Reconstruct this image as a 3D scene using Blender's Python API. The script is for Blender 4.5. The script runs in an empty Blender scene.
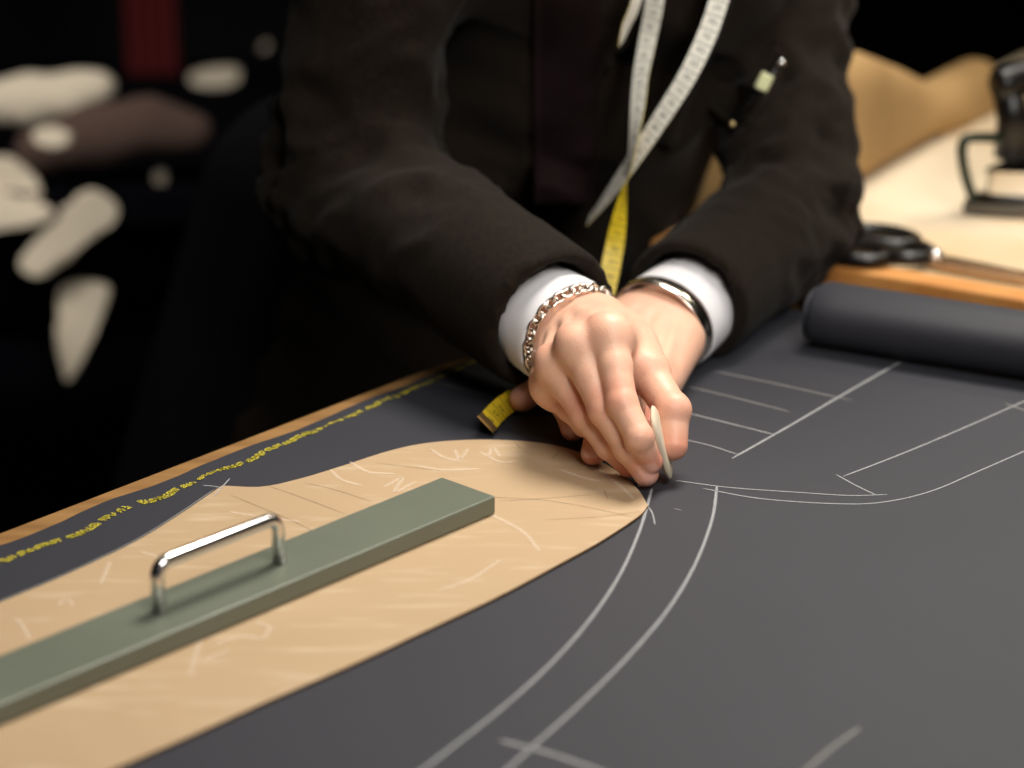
import bpy, bmesh, math, random
import numpy as np
from mathutils import Vector, Matrix, noise as mnoise
random.seed(7); rng = np.random.default_rng(7)
C = bpy.context.scene.collection
T = 0.90                     # table height
H = 0.50                     # camera above the table
F = 2300.0                   # focal length in pixels of the 1024 frame
PITCH = math.radians(20)

# ------------------------------------------------------------------ camera maths
def at(px, py, Y):
    """world point seen at a pixel, at distance Y in front of the camera"""
    th = PITCH + math.atan((py - 384) / F)
    z = -Y * math.tan(th)
    d = Y * math.cos(PITCH) - z * math.sin(PITCH)
    return Vector(((px - 512) / F * d, Y, T + H + z))
def on(px, py, z=0.0):
    """world point on the plane z above the table top"""
    th = PITCH + math.atan((py - 384) / F)
    return at(px, py, (H - z) / math.tan(th))

cam_d = bpy.data.cameras.new('camera'); cam = bpy.data.objects.new('camera', cam_d); C.objects.link(cam)
cam.location = (0, 0, T + H); cam.rotation_euler = (math.radians(90) - PITCH, 0, 0)
cam_d.sensor_width = 36; cam_d.lens = F / 1024 * 36; cam_d.clip_start = 0.05
cam_d.dof.use_dof = True; cam_d.dof.focus_distance = 1.30; cam_d.dof.aperture_fstop = 3.7
bpy.context.scene.camera = cam

# ------------------------------------------------------------------ materials
def srgb(r, g, b):
    f = lambda c: (c / 255 / 12.92) if c / 255 <= .04045 else ((c / 255 + .055) / 1.055) ** 2.4
    return (f(r), f(g), f(b), 1)
def mat(name, col, rough=.6, metal=0, noise=None, bump=None, sheen=0, spec=.5, sss=0, coat=0):
    m = bpy.data.materials.new(name); m.use_nodes = True
    nt = m.node_tree; N = nt.nodes; L = nt.links; b = N['Principled BSDF']
    b.inputs['Base Color'].default_value = col; b.inputs['Roughness'].default_value = rough
    b.inputs['Metallic'].default_value = metal; b.inputs['Specular IOR Level'].default_value = spec
    if sheen:
        b.inputs['Sheen Weight'].default_value = sheen; b.inputs['Sheen Roughness'].default_value = .5
    if sss:
        b.inputs['Subsurface Weight'].default_value = sss
        b.inputs['Subsurface Radius'].default_value = (1, .35, .2); b.inputs['Subsurface Scale'].default_value = .006
    if coat: b.inputs['Coat Weight'].default_value = coat; b.inputs['Coat Roughness'].default_value = .2
    tc = N.new('ShaderNodeTexCoord')
    if noise:                                        # (scale, second colour, stretch, detail)
        sc, c2, st, det = noise
        mp = N.new('ShaderNodeMapping'); mp.inputs['Scale'].default_value = st
        n = N.new('ShaderNodeTexNoise'); n.inputs['Scale'].default_value = sc; n.inputs['Detail'].default_value = det
        r = N.new('ShaderNodeValToRGB'); r.color_ramp.elements[0].position = .35; r.color_ramp.elements[1].position = .68
        r.color_ramp.elements[0].color = col; r.color_ramp.elements[1].color = c2
        L.new(tc.outputs['Object'], mp.inputs[0]); L.new(mp.outputs[0], n.inputs[0]); L.new(n.outputs['Fac'], r.inputs[0])
        L.new(r.outputs[0], b.inputs['Base Color'])
    if bump:                                         # (scale, strength, distance)
        n = N.new('ShaderNodeTexNoise'); n.inputs['Scale'].default_value = bump[0]; n.inputs['Detail'].default_value = 3
        u = N.new('ShaderNodeBump'); u.inputs['Strength'].default_value = bump[1]; u.inputs['Distance'].default_value = bump[2]
        L.new(tc.outputs['Object'], n.inputs[0]); L.new(n.outputs['Fac'], u.inputs['Height']); L.new(u.outputs[0], b.inputs['Normal'])
    return m

def skin_material():
    m = mat('skin', srgb(226, 178, 150), .45, sss=.2, spec=.4)
    nt = m.node_tree; N = nt.nodes; L = nt.links; b = N['Principled BSDF']
    a = N.new('ShaderNodeAttribute'); a.attribute_name = 'blush'
    mx = N.new('ShaderNodeMix'); mx.data_type = 'RGBA'
    mx.inputs['A'].default_value = srgb(236, 188, 160); mx.inputs['B'].default_value = srgb(214, 108, 84)
    tc = N.new('ShaderNodeTexCoord'); n = N.new('ShaderNodeTexNoise'); n.inputs['Scale'].default_value = 90; n.inputs['Detail'].default_value = 4
    ad = N.new('ShaderNodeMath'); ad.operation = 'MULTIPLY_ADD'; ad.inputs[1].default_value = .35; ad.use_clamp = True
    L.new(tc.outputs['Object'], n.inputs[0]); L.new(n.outputs['Fac'], ad.inputs[0]); L.new(a.outputs['Fac'], ad.inputs[2])
    sb = N.new('ShaderNodeMath'); sb.operation = 'SUBTRACT'; sb.inputs[1].default_value = .12; sb.use_clamp = True
    L.new(ad.outputs[0], sb.inputs[0]); L.new(sb.outputs[0], mx.inputs['Factor']); L.new(mx.outputs['Result'], b.inputs['Base Color'])
    v = N.new('ShaderNodeTexVoronoi'); v.inputs['Scale'].default_value = 900
    v2 = N.new('ShaderNodeTexNoise'); v2.inputs['Scale'].default_value = 260; v2.inputs['Detail'].default_value = 5
    s = N.new('ShaderNodeMath'); s.operation = 'ADD'
    u = N.new('ShaderNodeBump'); u.inputs['Strength'].default_value = .14; u.inputs['Distance'].default_value = .0006
    L.new(tc.outputs['Object'], v.inputs[0]); L.new(tc.outputs['Object'], v2.inputs[0])
    L.new(v.outputs['Distance'], s.inputs[0]); L.new(v2.outputs['Fac'], s.inputs[1])
    L.new(s.outputs[0], u.inputs['Height']); L.new(u.outputs[0], b.inputs['Normal'])
    return m

def chalk_material(name, strength, col=(205, 205, 200)):
    """chalk dust: broken up by grain, thinner towards the sides of the stroke"""
    m = mat(name, srgb(*col), .95, spec=.1)
    nt = m.node_tree; N = nt.nodes; L = nt.links; b = N['Principled BSDF']; out = N['Material Output']
    tr = N.new('ShaderNodeBsdfTransparent'); mx = N.new('ShaderNodeMixShader')
    uv = N.new('ShaderNodeUVMap'); sp = N.new('ShaderNodeSeparateXYZ'); L.new(uv.outputs[0], sp.inputs[0])
    # v: 0..1 across -> 1-|2v-1|
    a = N.new('ShaderNodeMath'); a.operation = 'MULTIPLY_ADD'; a.inputs[1].default_value = 2; a.inputs[2].default_value = -1
    L.new(sp.outputs['Y'], a.inputs[0])
    ab = N.new('ShaderNodeMath'); ab.operation = 'ABSOLUTE'; L.new(a.outputs[0], ab.inputs[0])
    sub = N.new('ShaderNodeMath'); sub.operation = 'SUBTRACT'; sub.inputs[0].default_value = 1.0; L.new(ab.outputs[0], sub.inputs[1])
    tc = N.new('ShaderNodeTexCoord'); n = N.new('ShaderNodeTexNoise'); n.inputs['Scale'].default_value = 1500; n.inputs['Detail'].default_value = 2
    L.new(tc.outputs['Object'], n.inputs[0])
    g = N.new('ShaderNodeMapRange'); g.inputs['From Min'].default_value = .3; g.inputs['From Max'].default_value = .62
    g.inputs['To Min'].default_value = .25; L.new(n.outputs['Fac'], g.inputs['Value'])
    e = N.new('ShaderNodeMapRange'); e.inputs['From Max'].default_value = .55; e.inputs['To Max'].default_value = strength
    L.new(sub.outputs[0], e.inputs['Value'])
    mu = N.new('ShaderNodeMath'); mu.operation = 'MULTIPLY'; mu.use_clamp = True
    L.new(g.outputs[0], mu.inputs[0]); L.new(e.outputs[0], mu.inputs[1])
    L.new(mu.outputs[0], mx.inputs['Fac']); L.new(tr.outputs[0], mx.inputs[1]); L.new(b.outputs[0], mx.inputs[2])
    L.new(mx.outputs[0], out.inputs['Surface'])
    return m

def cloth_material():
    m = mat('charcoal_wool', srgb(58, 58, 64), .6, sheen=.07, spec=.55)
    nt = m.node_tree; N = nt.nodes; L = nt.links; b = N['Principled BSDF']
    b.inputs['Sheen Tint'].default_value = (.8, .85, 1, 1)
    tc = N.new('ShaderNodeTexCoord')
    n = N.new('ShaderNodeTexNoise'); n.inputs['Scale'].default_value = 9; n.inputs['Detail'].default_value = 5
    f = N.new('ShaderNodeTexNoise'); f.inputs['Scale'].default_value = 1100; f.inputs['Detail'].default_value = 2
    r = N.new('ShaderNodeMix'); r.data_type = 'RGBA'; r.inputs['A'].default_value = srgb(25, 25, 33); r.inputs['B'].default_value = srgb(42, 43, 51)
    ad = N.new('ShaderNodeMath'); ad.operation = 'MULTIPLY_ADD'; ad.inputs[1].default_value = .45
    h = N.new('ShaderNodeMath'); h.operation = 'MULTIPLY'; h.inputs[1].default_value = .55
    L.new(tc.outputs['Object'], n.inputs[0]); L.new(tc.outputs['Object'], f.inputs[0])
    L.new(f.outputs['Fac'], h.inputs[0]); L.new(n.outputs['Fac'], ad.inputs[0]); L.new(h.outputs[0], ad.inputs[2])
    L.new(ad.outputs[0], r.inputs['Factor']); L.new(r.outputs['Result'], b.inputs['Base Color'])
    w = N.new('ShaderNodeTexWave'); w.inputs['Scale'].default_value = 420; w.inputs['Distortion'].default_value = 1; w.bands_direction = 'DIAGONAL'
    s = N.new('ShaderNodeMath'); s.operation = 'ADD'
    u = N.new('ShaderNodeBump'); u.inputs['Strength'].default_value = .35; u.inputs['Distance'].default_value = .0004
    L.new(tc.outputs['Object'], w.inputs[0]); L.new(w.outputs['Fac'], s.inputs[0]); L.new(f.outputs['Fac'], s.inputs[1])
    L.new(s.outputs[0], u.inputs['Height']); L.new(u.outputs[0], b.inputs['Normal'])
    return m

def card_material():
    m = mat('brown_pattern_card', srgb(205, 166, 112), .5, spec=.35)
    nt = m.node_tree; N = nt.nodes; L = nt.links; b = N['Principled BSDF']
    tc = N.new('ShaderNodeTexCoord')
    n = N.new('ShaderNodeTexNoise'); n.inputs['Scale'].default_value = 7; n.inputs['Detail'].default_value = 6; n.inputs['Distortion'].default_value = .6
    mp = N.new('ShaderNodeMapping'); mp.inputs['Rotation'].default_value = (0, 0, -.85); mp.inputs['Scale'].default_value = (1, 5, 1)
    n2 = N.new('ShaderNodeTexNoise'); n2.inputs['Scale'].default_value = 22; n2.inputs['Detail'].default_value = 5
    r1 = N.new('ShaderNodeMix'); r1.data_type = 'RGBA'; r1.inputs['A'].default_value = srgb(174, 148, 114); r1.inputs['B'].default_value = srgb(190, 164, 130)
    rr = N.new('ShaderNodeMapRange'); rr.inputs['From Min'].default_value = .55; rr.inputs['From Max'].default_value = .78; rr.inputs['To Max'].default_value = .3
    r2 = N.new('ShaderNodeMix'); r2.data_type = 'RGBA'; r2.inputs['B'].default_value = srgb(232, 216, 190)
    L.new(tc.outputs['Object'], n.inputs[0]); L.new(tc.outputs['Object'], mp.inputs[0]); L.new(mp.outputs[0], n2.inputs[0])
    L.new(n.outputs['Fac'], r1.inputs['Factor']); L.new(r1.outputs['Result'], r2.inputs['A'])
    L.new(n2.outputs['Fac'], rr.inputs['Value']); L.new(rr.outputs[0], r2.inputs['Factor']); L.new(r2.outputs['Result'], b.inputs['Base Color'])
    u = N.new('ShaderNodeBump'); u.inputs['Strength'].default_value = .25; u.inputs['Distance'].default_value = .0008
    L.new(n2.outputs['Fac'], u.inputs['Height']); L.new(u.outputs[0], b.inputs['Normal'])
    return m

M = dict(
    skin=skin_material(), nail=mat('fingernail', srgb(232, 176, 158), .25, spec=.6, sss=.2),
    cloth=cloth_material(), card=card_material(),
    cardcore=mat('card_edge', srgb(120, 88, 52), .8),
    chalk=chalk_material('chalk_mark', .72, (196, 198, 198)), soft_chalk_highlight=chalk_material('faint_chalk_and_highlight', .5, (190, 188, 180)),
    chalk_card=chalk_material('chalk_on_card', .42, (240, 226, 205)),
    pencil=chalk_material('pencil_mark', .55, (70, 50, 32)),
    yellow_thread=mat('yellow_thread', srgb(205, 190, 60), .6),
    green=mat('sage_green_paint', srgb(104, 110, 96), .33, noise=(14, srgb(110, 116, 102), (1, 1, 1), 4), bump=(500, .06, .0004), coat=.15),
    green_worn=mat('worn_green_edge', srgb(104, 96, 68), .45, noise=(60, srgb(92, 92, 70), (1, 1, 1), 4)),
    steel=mat('polished_steel', (.78, .77, .75, 1), .22, 1),
    silver=mat('silver', (.80, .74, .66, 1), .2, 1),
    dark_steel=mat('dark_steel', (.12, .12, .12, 1), .3, 1),
    wood=mat('oiled_oak', srgb(132, 96, 55), .45, noise=(10, srgb(158, 120, 72), (1, 9, 1), 6), bump=(80, .15, .0006)),
    orange_wood=mat('orange_beech', srgb(206, 138, 72), .45, noise=(12, srgb(222, 160, 92), (1, 6, 1), 5)),
    pale_wood=mat('pale_work_surface', srgb(232, 218, 192), .4, noise=(5, srgb(216, 184, 138), (1, 1, 1), 3)),
    jacket=mat('dark_brown_wool', srgb(30, 22, 13), .9, sheen=.03, spec=.15, bump=(700, .3, .0005), noise=(300, srgb(19, 13, 8), (1, 1, 1), 2)),
    lapel=mat('dark_aubergine_wool', srgb(24, 12, 13), .9, spec=.15),
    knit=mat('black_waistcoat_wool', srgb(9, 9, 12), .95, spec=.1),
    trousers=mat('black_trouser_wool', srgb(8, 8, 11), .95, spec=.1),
    shirt=mat('white_cotton', srgb(232, 230, 232), .8, bump=(900, .2, .0003)),
    button=mat('black_horn', srgb(16, 13, 12), .35),
    hair=mat('dark_hair', srgb(28, 20, 15), .6),
    tape_white=mat('white_tape', srgb(238, 234, 220), .5), tape_yellow=mat('yellow_tape', srgb(206, 178, 34), .45),
    ink=mat('black_ink', srgb(34, 32, 30), .6), brass=mat('brass', (.55, .42, .2, 1), .35, 1),
    tailor=mat('tailors_chalk', srgb(206, 192, 168), .8, bump=(400, .3, .0005)),
    black=mat('black_lacquer', srgb(10, 9, 10), .35), green_wire=mat('dark_green_cord', srgb(24, 40, 26), .5),
    clip_plastic=mat('pale_clip_plastic', srgb(226, 228, 178), .4),  # even pale plastic of the pen clip
    floor=mat('dark_floorboards', srgb(18, 15, 13), .6, noise=(5, srgb(26, 20, 17), (1, 8, 1), 4)),
    wall=mat('dark_navy_wall', srgb(8, 8, 12), .9), redwood=mat('dark_red_drape', srgb(96, 12, 14), .8),
    white_cloth=mat('off_white_linen', srgb(196, 184, 164), .9, bump=(60, .3, .003)),
    brown_cloth=mat('brown_tweed', srgb(70, 52, 44), .95, bump=(80, .3, .003)),
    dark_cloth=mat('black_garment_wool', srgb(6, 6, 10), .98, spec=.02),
    tan_cloth=mat('tan_canvas', srgb(176, 142, 92), .9, noise=(7, srgb(150, 118, 72), (1, 1, 1), 3)),
)

# ------------------------------------------------------------------ object helpers
def tag(o, label=None, cat=None, group=None, kind=None):
    if label: o['label'] = label
    if cat: o['category'] = cat
    if group: o['group'] = group
    if kind: o['kind'] = kind
    return o
def link(name, me, parent=None, smooth=False):
    o = bpy.data.objects.new(name, me); C.objects.link(o)
    if parent: o.parent = parent; o.matrix_parent_inverse = parent.matrix_world.inverted()
    if smooth and me: me.shade_smooth()
    return o
def empty(name, loc=(0, 0, 0)):
    o = bpy.data.objects.new(name, None); C.objects.link(o); o.location = loc; o.empty_display_size = .02
    bpy.context.view_layer.update(); return o
class MB:
    def __init__(s): s.v = []; s.f = []; s.m = []; s.uv = {}
    def add(s, vs, fs, m=0):
        o = len(s.v); s.v += [tuple(v) for v in vs]; s.f += [tuple(i + o for i in f) for f in fs]; s.m += [m] * len(fs)
    def box(s, c, sx, sy, sz, ax=None, m=0):
        ax = ax or (Vector((1, 0, 0)), Vector((0, 1, 0)), Vector((0, 0, 1))); c = Vector(c)
        vs = [c + ax[0] * (a * sx / 2) + ax[1] * (b * sy / 2) + ax[2] * (d * sz / 2) for a in (-1, 1) for b in (-1, 1) for d in (-1, 1)]
        s.add(vs, [(0, 1, 3, 2), (4, 6, 7, 5), (0, 4, 5, 1), (2, 3, 7, 6), (0, 2, 6, 4), (1, 5, 7, 3)], m)
    def tube(s, pts, r, n=14, m=0, closed=False, cap=True):
        pts = [Vector(p) for p in pts]; k = len(pts); rr = r if isinstance(r, (list, tuple)) else [r] * k
        rings = []; prev = None
        for i, p in enumerate(pts):
            a = pts[(i - 1) % k] if (closed or i > 0) else p; b = pts[(i + 1) % k] if (closed or i < k - 1) else p
            t = (b - a).normalized()
            if prev is None: u = t.orthogonal().normalized()
            else: u = (prev - t * prev.dot(t)).normalized()
            prev = u; w = t.cross(u)
            rings.append([p + (u * math.cos(2 * math.pi * j / n) + w * math.sin(2 * math.pi * j / n)) * rr[i] for j in range(n)])
        vs = [v for R in rings for v in R]; fs = []
        for i in range(k if closed else k - 1):
            i2 = (i + 1) % k
            for j in range(n): fs.append((i * n + j, i * n + (j + 1) % n, i2 * n + (j + 1) % n, i2 * n + j))
        if not closed and cap: fs.append(tuple(range(n))[::-1]); fs.append(tuple((k - 1) * n + j for j in range(n)))
        s.add(vs, fs, m)
    def prism(s, poly, z0, z1, m_side=0, m_top=0):
        k = len(poly); vs = [(p[0], p[1], z0) for p in poly] + [(p[0], p[1], z1) for p in poly]
        s.add(vs, [tuple(k + i for i in range(k))], m_top); s.add(vs, [tuple(range(k))[::-1]] + [(i, (i + 1) % k, k + (i + 1) % k, k + i) for i in range(k)], m_side)
    def build(s, name, mats, parent=None, smooth=False, bevel=0, bseg=3):
        me = bpy.data.meshes.new(name); me.from_pydata(s.v, [], s.f); me.validate()
        mats = mats if isinstance(mats, (list, tuple)) else [mats]
        for m in mats: me.materials.append(m)
        if len(mats) > 1 and len(me.polygons) == len(s.m): me.polygons.foreach_set('material_index', s.m)
        o = link(name, me, parent, smooth)
        if bevel:
            b = o.modifiers.new('bevel', 'BEVEL'); b.width = bevel; b.segments = bseg; b.limit_method = 'ANGLE'
            me.shade_smooth(); w = o.modifiers.new('wn', 'WEIGHTED_NORMAL')
        return o

def spline(pts, n=8, closed=False):
    pts = [Vector(p) for p in pts]; k = len(pts); out = []
    for i in range(k if closed else k - 1):
        p0 = pts[(i - 1) % k] if (closed or i > 0) else pts[0] * 2 - pts[1]
        p1 = pts[i]; p2 = pts[(i + 1) % k]
        p3 = pts[(i + 2) % k] if (closed or i + 2 < k) else p2 * 2 - p1
        for j in range(n):
            t = j / n
            out.append(.5 * ((2 * p1) + (p2 - p0) * t + (2 * p0 - 5 * p1 + 4 * p2 - p3) * t * t + (3 * p1 - p0 - 3 * p2 + p3) * t ** 3))
    if not closed: out.append(pts[-1])
    return out

def stroke(mb, pts, w, z, m=0, taper=True, seed=0):
    """flat stroke lying on the table plane; mb collects uv = (length, across)"""
    pts = [Vector((p[0], p[1], z)) for p in pts]; n = len(pts); vs = []; uvs = []
    for i, p in enumerate(pts):
        t = (pts[min(i + 1, n - 1)] - pts[max(i - 1, 0)]).normalized(); s = Vector((-t.y, t.x, 0))
        ww = w * (1 + .18 * mnoise.noise(Vector((i * .35, seed, 0))))
        if taper: ww *= min(1, .45 + min(i, n - 1 - i) / 4)
        vs += [p - s * ww / 2, p + s * ww / 2]; uvs += [(i, 0), (i, 1)]
    o = len(mb.v); mb.add(vs, [(2 * i, 2 * i + 2, 2 * i + 3, 2 * i + 1) for i in range(n - 1)], m)
    for i, uv in enumerate(uvs): mb.uv[o + i] = uv
def with_uv(o, mb):
    me = o.data; l = me.uv_layers.new(name='UVMap')
    for lp in me.loops: l.data[lp.index].uv = mb.uv.get(lp.vertex_index, (0, .5))
    return o

# ------------------------------------------------------------------ signed distance meshing (surface nets)
class Grid:
    def __init__(s, lo, hi, h):
        s.lo = np.array(lo, float); s.h = h; s.n = np.ceil((np.array(hi) - s.lo) / h).astype(int) + 1
        s.ax = [s.lo[i] + h * np.arange(s.n[i]) for i in range(3)]
    def full(s, v=1.0): return np.full(tuple(s.n), v, np.float32)
    def block(s, lo, hi):
        sl = []
        for i in range(3):
            a = int(max(0, math.floor((lo[i] - s.lo[i]) / s.h))); b = int(min(s.n[i], math.ceil((hi[i] - s.lo[i]) / s.h) + 1))
            if b <= a: return None, None
            sl.append(slice(a, b))
        X, Y, Z = np.meshgrid(*[s.ax[i][sl[i]] for i in range(3)], indexing='ij', sparse=True)
        return tuple(sl), (X, Y, Z)
def smin(a, b, k):
    if k <= 0: return np.minimum(a, b)
    h = np.clip(k - np.abs(a - b), 0, None) / k
    return np.minimum(a, b) - h * h * k * .25
def cone(g, fld, a, b, ra, rb, k, sign=1, flat=None):
    """tapered capsule joined smoothly into fld; flat=(dir, factor) squashes the section along dir"""
    a = np.array(a, float); b = np.array(b, float); R = max(ra, rb) + k + 2.5 * g.h + .004
    if flat: R *= 1.15
    sl, P = g.block(np.minimum(a, b) - R, np.maximum(a, b) + R)
    if sl is None: return
    d = b - a; L2 = max(d @ d, 1e-12)
    px, py, pz = P[0] - a[0], P[1] - a[1], P[2] - a[2]
    t = np.clip((px * d[0] + py * d[1] + pz * d[2]) / L2, 0, 1)
    qx, qy, qz = px - t * d[0], py - t * d[1], pz - t * d[2]
    r2 = qx * qx + qy * qy + qz * qz
    if flat:
        f = np.array(flat[0], float); f /= np.linalg.norm(f); q = qx * f[0] + qy * f[1] + qz * f[2]
        r2 = r2 + (flat[1] ** 2 - 1) * q * q
    v = (np.sqrt(r2) - (ra + (rb - ra) * t)).astype(np.float32)
    if sign > 0: fld[sl] = smin(fld[sl], v, k)
    else: fld[sl] = -smin(-fld[sl], v, k)
def nets(g, f):
    s = f < 0; nx, ny, nz = f.shape
    cnt = np.zeros((nx - 1, ny - 1, nz - 1), np.int8)
    for dx in (0, 1):
        for dy in (0, 1):
            for dz in (0, 1): cnt += s[dx:nx - 1 + dx, dy:ny - 1 + dy, dz:nz - 1 + dz]
    act = (cnt > 0) & (cnt < 8); idx = np.argwhere(act); n = len(idx)
    ids = np.full(act.shape, -1, np.int64); ids[act] = np.arange(n)
    acc = np.zeros((n, 3)); num = np.zeros(n); i, j, k = idx.T
    cs = [(a, b, c) for a in (0, 1) for b in (0, 1) for c in (0, 1)]
    for p in cs:
        for ax in range(3):
            if p[ax]: continue
            q = list(p); q[ax] = 1
            va = f[i + p[0], j + p[1], k + p[2]]; vb = f[i + q[0], j + q[1], k + q[2]]
            m = (va < 0) != (vb < 0); t = np.where(m, va / np.where(m, va - vb, 1), 0)
            pos = np.tile(np.array(p, float), (n, 1)); pos[:, ax] += t
            acc[m] += pos[m]; num[m] += 1
    V = g.lo + g.h * (idx + acc / num[:, None])
    quads = []
    for ax in range(3):
        o1, o2 = [(1, 2), (2, 0), (0, 1)][ax]
        sh = [slice(None)] * 3; sh2 = [slice(None)] * 3; sh[ax] = slice(0, -1); sh2[ax] = slice(1, None)
        A = s[tuple(sh)]; B = s[tuple(sh2)]; e = np.argwhere(A != B)
        e = e[(e[:, o1] > 0) & (e[:, o2] > 0) & (e[:, o1] < f.shape[o1] - 1) & (e[:, o2] < f.shape[o2] - 1)]
        u = np.zeros(3, int); u[o1] = 1; w = np.zeros(3, int); w[o2] = 1
        c = [ids[tuple((e - a).T)] for a in (u * 0, u, u + w, w)]
        inside = s[tuple(e.T)]
        q = np.stack(c, 1); q[~inside] = q[~inside][:, ::-1]
        quads.append(q)
    Q = np.concatenate(quads); Q = Q[(Q >= 0).all(1)]
    return V, Q
def mesh_np(name, V, Q, mats):
    me = bpy.data.meshes.new(name); me.vertices.add(len(V)); me.vertices.foreach_set('co', V.astype(np.float32).ravel())
    me.loops.add(len(Q) * 4); me.loops.foreach_set('vertex_index', Q.astype(np.int32).ravel())
    me.polygons.add(len(Q)); me.polygons.foreach_set('loop_start', np.arange(0, len(Q) * 4, 4, dtype=np.int32))
    me.update(calc_edges=True); me.validate()
    for m in mats: me.materials.append(m)
    me.shade_smooth(); return me
def relax(V, Q, it=2, lam=.5):
    E = np.concatenate([Q[:, [0, 1]], Q[:, [1, 2]], Q[:, [2, 3]], Q[:, [3, 0]]]); E = np.concatenate([E, E[:, ::-1]])
    deg = np.bincount(E[:, 0], minlength=len(V)).astype(float)
    for _ in range(it):
        S = np.stack([np.bincount(E[:, 0], V[E[:, 1], c], len(V)) for c in range(3)], 1) / np.maximum(deg, 1)[:, None]
        V = V + lam * (S - V)
    return V

# ================================================================== THE SETTING
room = {}
def struct(name, mb, m): o = mb.build(name, m); tag(o, kind='structure'); return o
b = MB(); b.box((0, 1.8, -.02), 6, 6, .04); struct('floor', b, M['floor'])
b = MB(); b.box((0, 4.84, 1.4), 6, .08, 2.8); struct('wall_back', b, M['wall'])
b = MB(); b.box((-3.04, 1.8, 1.4), .08, 6, 2.8); struct('wall_left', b, M['wall'])
b = MB(); b.box((3.04, 1.8, 1.4), .08, 6, 2.8); struct('wall_right', b, M['wall'])
b = MB(); b.box((0, 1.8, 2.83), 6.16, 6.08, .06); struct('ceiling', b, M['wall'])

# ================================================================== CUTTING TABLE
e0, e1 = on(0, 528), on(450, 356)
ed = (e1 - e0); ed.z = 0; ed.normalize()                 # along the table's far side
en = Vector((ed.y, -ed.x, 0))                            # across, towards the camera side
Z = Vector((0, 0, 1))
def tb(s, t, z=0): p = e1 + ed * s + en * t; return Vector((p.x, p.y, T + z))
tab = empty('cutting_table', (tb(-.6, .5).x, tb(-.6, .5).y, 0))
tag(tab, 'long oak cutting table under the charcoal cloth, bare along its far edge', 'table')
S0, S1, W = -1.55, .235, 1.15
b = MB(); b.box(tb((S0 + S1) / 2, W / 2, -.022), S1 - S0, W, .04, (ed, en, Z)); b.build('tabletop', M['wood'], tab, bevel=.003)
b = MB(); b.box(tb((S0 + S1) / 2, W / 2, -.09), S1 - S0 - .16, W - .16, .09, (ed, en, Z)); b.build('apron', M['wood'], tab)
for s in (S0 + .1, S1 - .1):
    for t in (.1, W - .1):
        b = MB(); p = tb(s, t); b.box((p.x, p.y, (T - .136) / 2), .08, .08, T - .137, (ed, en, Z)); b.build('leg', M['wood'], tab, bevel=.004)

# ------------------------------------------------------------------ charcoal cloth on it
edge_px = [(-90, 583), (-40, 561), (0, 547), (40, 533), (80, 514), (115, 500), (150, 489), (195, 470), (240, 451), (285, 436), (330, 417), (375, 398), (410, 385), (450, 369), (500, 349)]
edge = spline([on(*p) for p in edge_px], 10)
edge = [Vector((p.x, p.y, 0)) + en * (.0012 * mnoise.noise(p * 55)) for p in edge]
far_end = [tb(.225, .016), tb(.225, W - .03)]
poly = [tuple(p)[:2] for p in edge] + [tuple(p)[:2] for p in far_end] + [tuple(tb(S0 + .05, W - .03))[:2], tuple(tb(S0 + .05, .02))[:2]]
# the cloth as a fine sheet clipped by its outline
cloth = MB(); cloth.prism(poly, T - .0005, T + .0010)
clo = cloth.build('wool_cloth', M['cloth'])
tag(clo, 'flat charcoal wool cloth with white chalk outlines covering the cutting table', 'cloth')
ZC = T + .0010

chalk_and_highlight = [
    ([(652, 489), (640, 530), (620, 575), (590, 620), (550, 665), (500, 710), (440, 757), (390, 795)], 2.3, 'chalk', 'long curved chalk line nearest the brown pattern tip'),
    ([(717, 486), (712, 520), (695, 565), (668, 610), (630, 655), (585, 700), (535, 745), (485, 790)], 2.3, 'chalk', 'second long curved chalk line running beside the first'),
    ([(500, 741), (550, 754), (610, 775)], 2.8, 'chalk', 'short chalk mark crossing the long curved line'),
    ([(798, 778), (830, 750), (860, 728)], 2.8, 'soft_chalk_highlight', 'short faint chalk stroke at the near edge'),
    ([(676, 481), (730, 488), (800, 493), (850, 496), (887, 495)], 1.4, 'chalk', 'upper of two thin level chalk curves'),
    ([(703, 489), (760, 499), (830, 504), (880, 503), (930, 492), (980, 471), (1035, 447)], 1.5, 'chalk', 'thin chalk curve sweeping up to the right'),
    ([(836, 475), (856, 486), (877, 496)], 1.4, 'chalk', 'short chalk stroke closing the corner'),
    ([(843, 477), (900, 455), (960, 430), (1035, 397)], 1.7, 'chalk', 'straight chalk line rising to the right'),
    ([(732, 459), (790, 426), (850, 391), (908, 358)], 2.4, 'chalk', 'straight diagonal chalk line crossing the rungs'),
    ([(715, 372), (770, 383), (852, 401)], 2.0, 'soft_chalk_highlight', 'farthest rung of chalk'),
    ([(688, 387), (730, 397), (789, 412)], 2.0, 'soft_chalk_highlight', 'second rung of chalk from the far side'),
    ([(690, 414), (730, 424), (774, 435)], 1.8, 'chalk', 'third rung of chalk from the far side'),
    ([(680, 439), (710, 446), (738, 455)], 1.5, 'chalk', 'nearest rung of chalk'),
    ([(646, 505), (652, 513), (655, 525)], 1.2, 'chalk', 'tiny hooked chalk tick at the pattern tip'),
    ([(438, 384), (470, 391), (510, 402)], 2.0, 'soft_chalk_highlight', 'faint chalk stroke beside the tape end'),
    ([(-60, 628), (0, 601.5), (60, 576.5), (130, 543.5), (175, 516.5), (214, 490)], 1.3, 'soft_chalk_highlight', 'pale stroke painting the lit far straight edge of the brown pattern'),  # highlight on the card's edge, painted as a pale stroke
    ([(674, 509), (682, 511)], 1.0, 'soft_chalk_highlight', None),
    ([(1005, 404), (1040, 416)], 2.0, 'soft_chalk_highlight', None),
]
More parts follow.
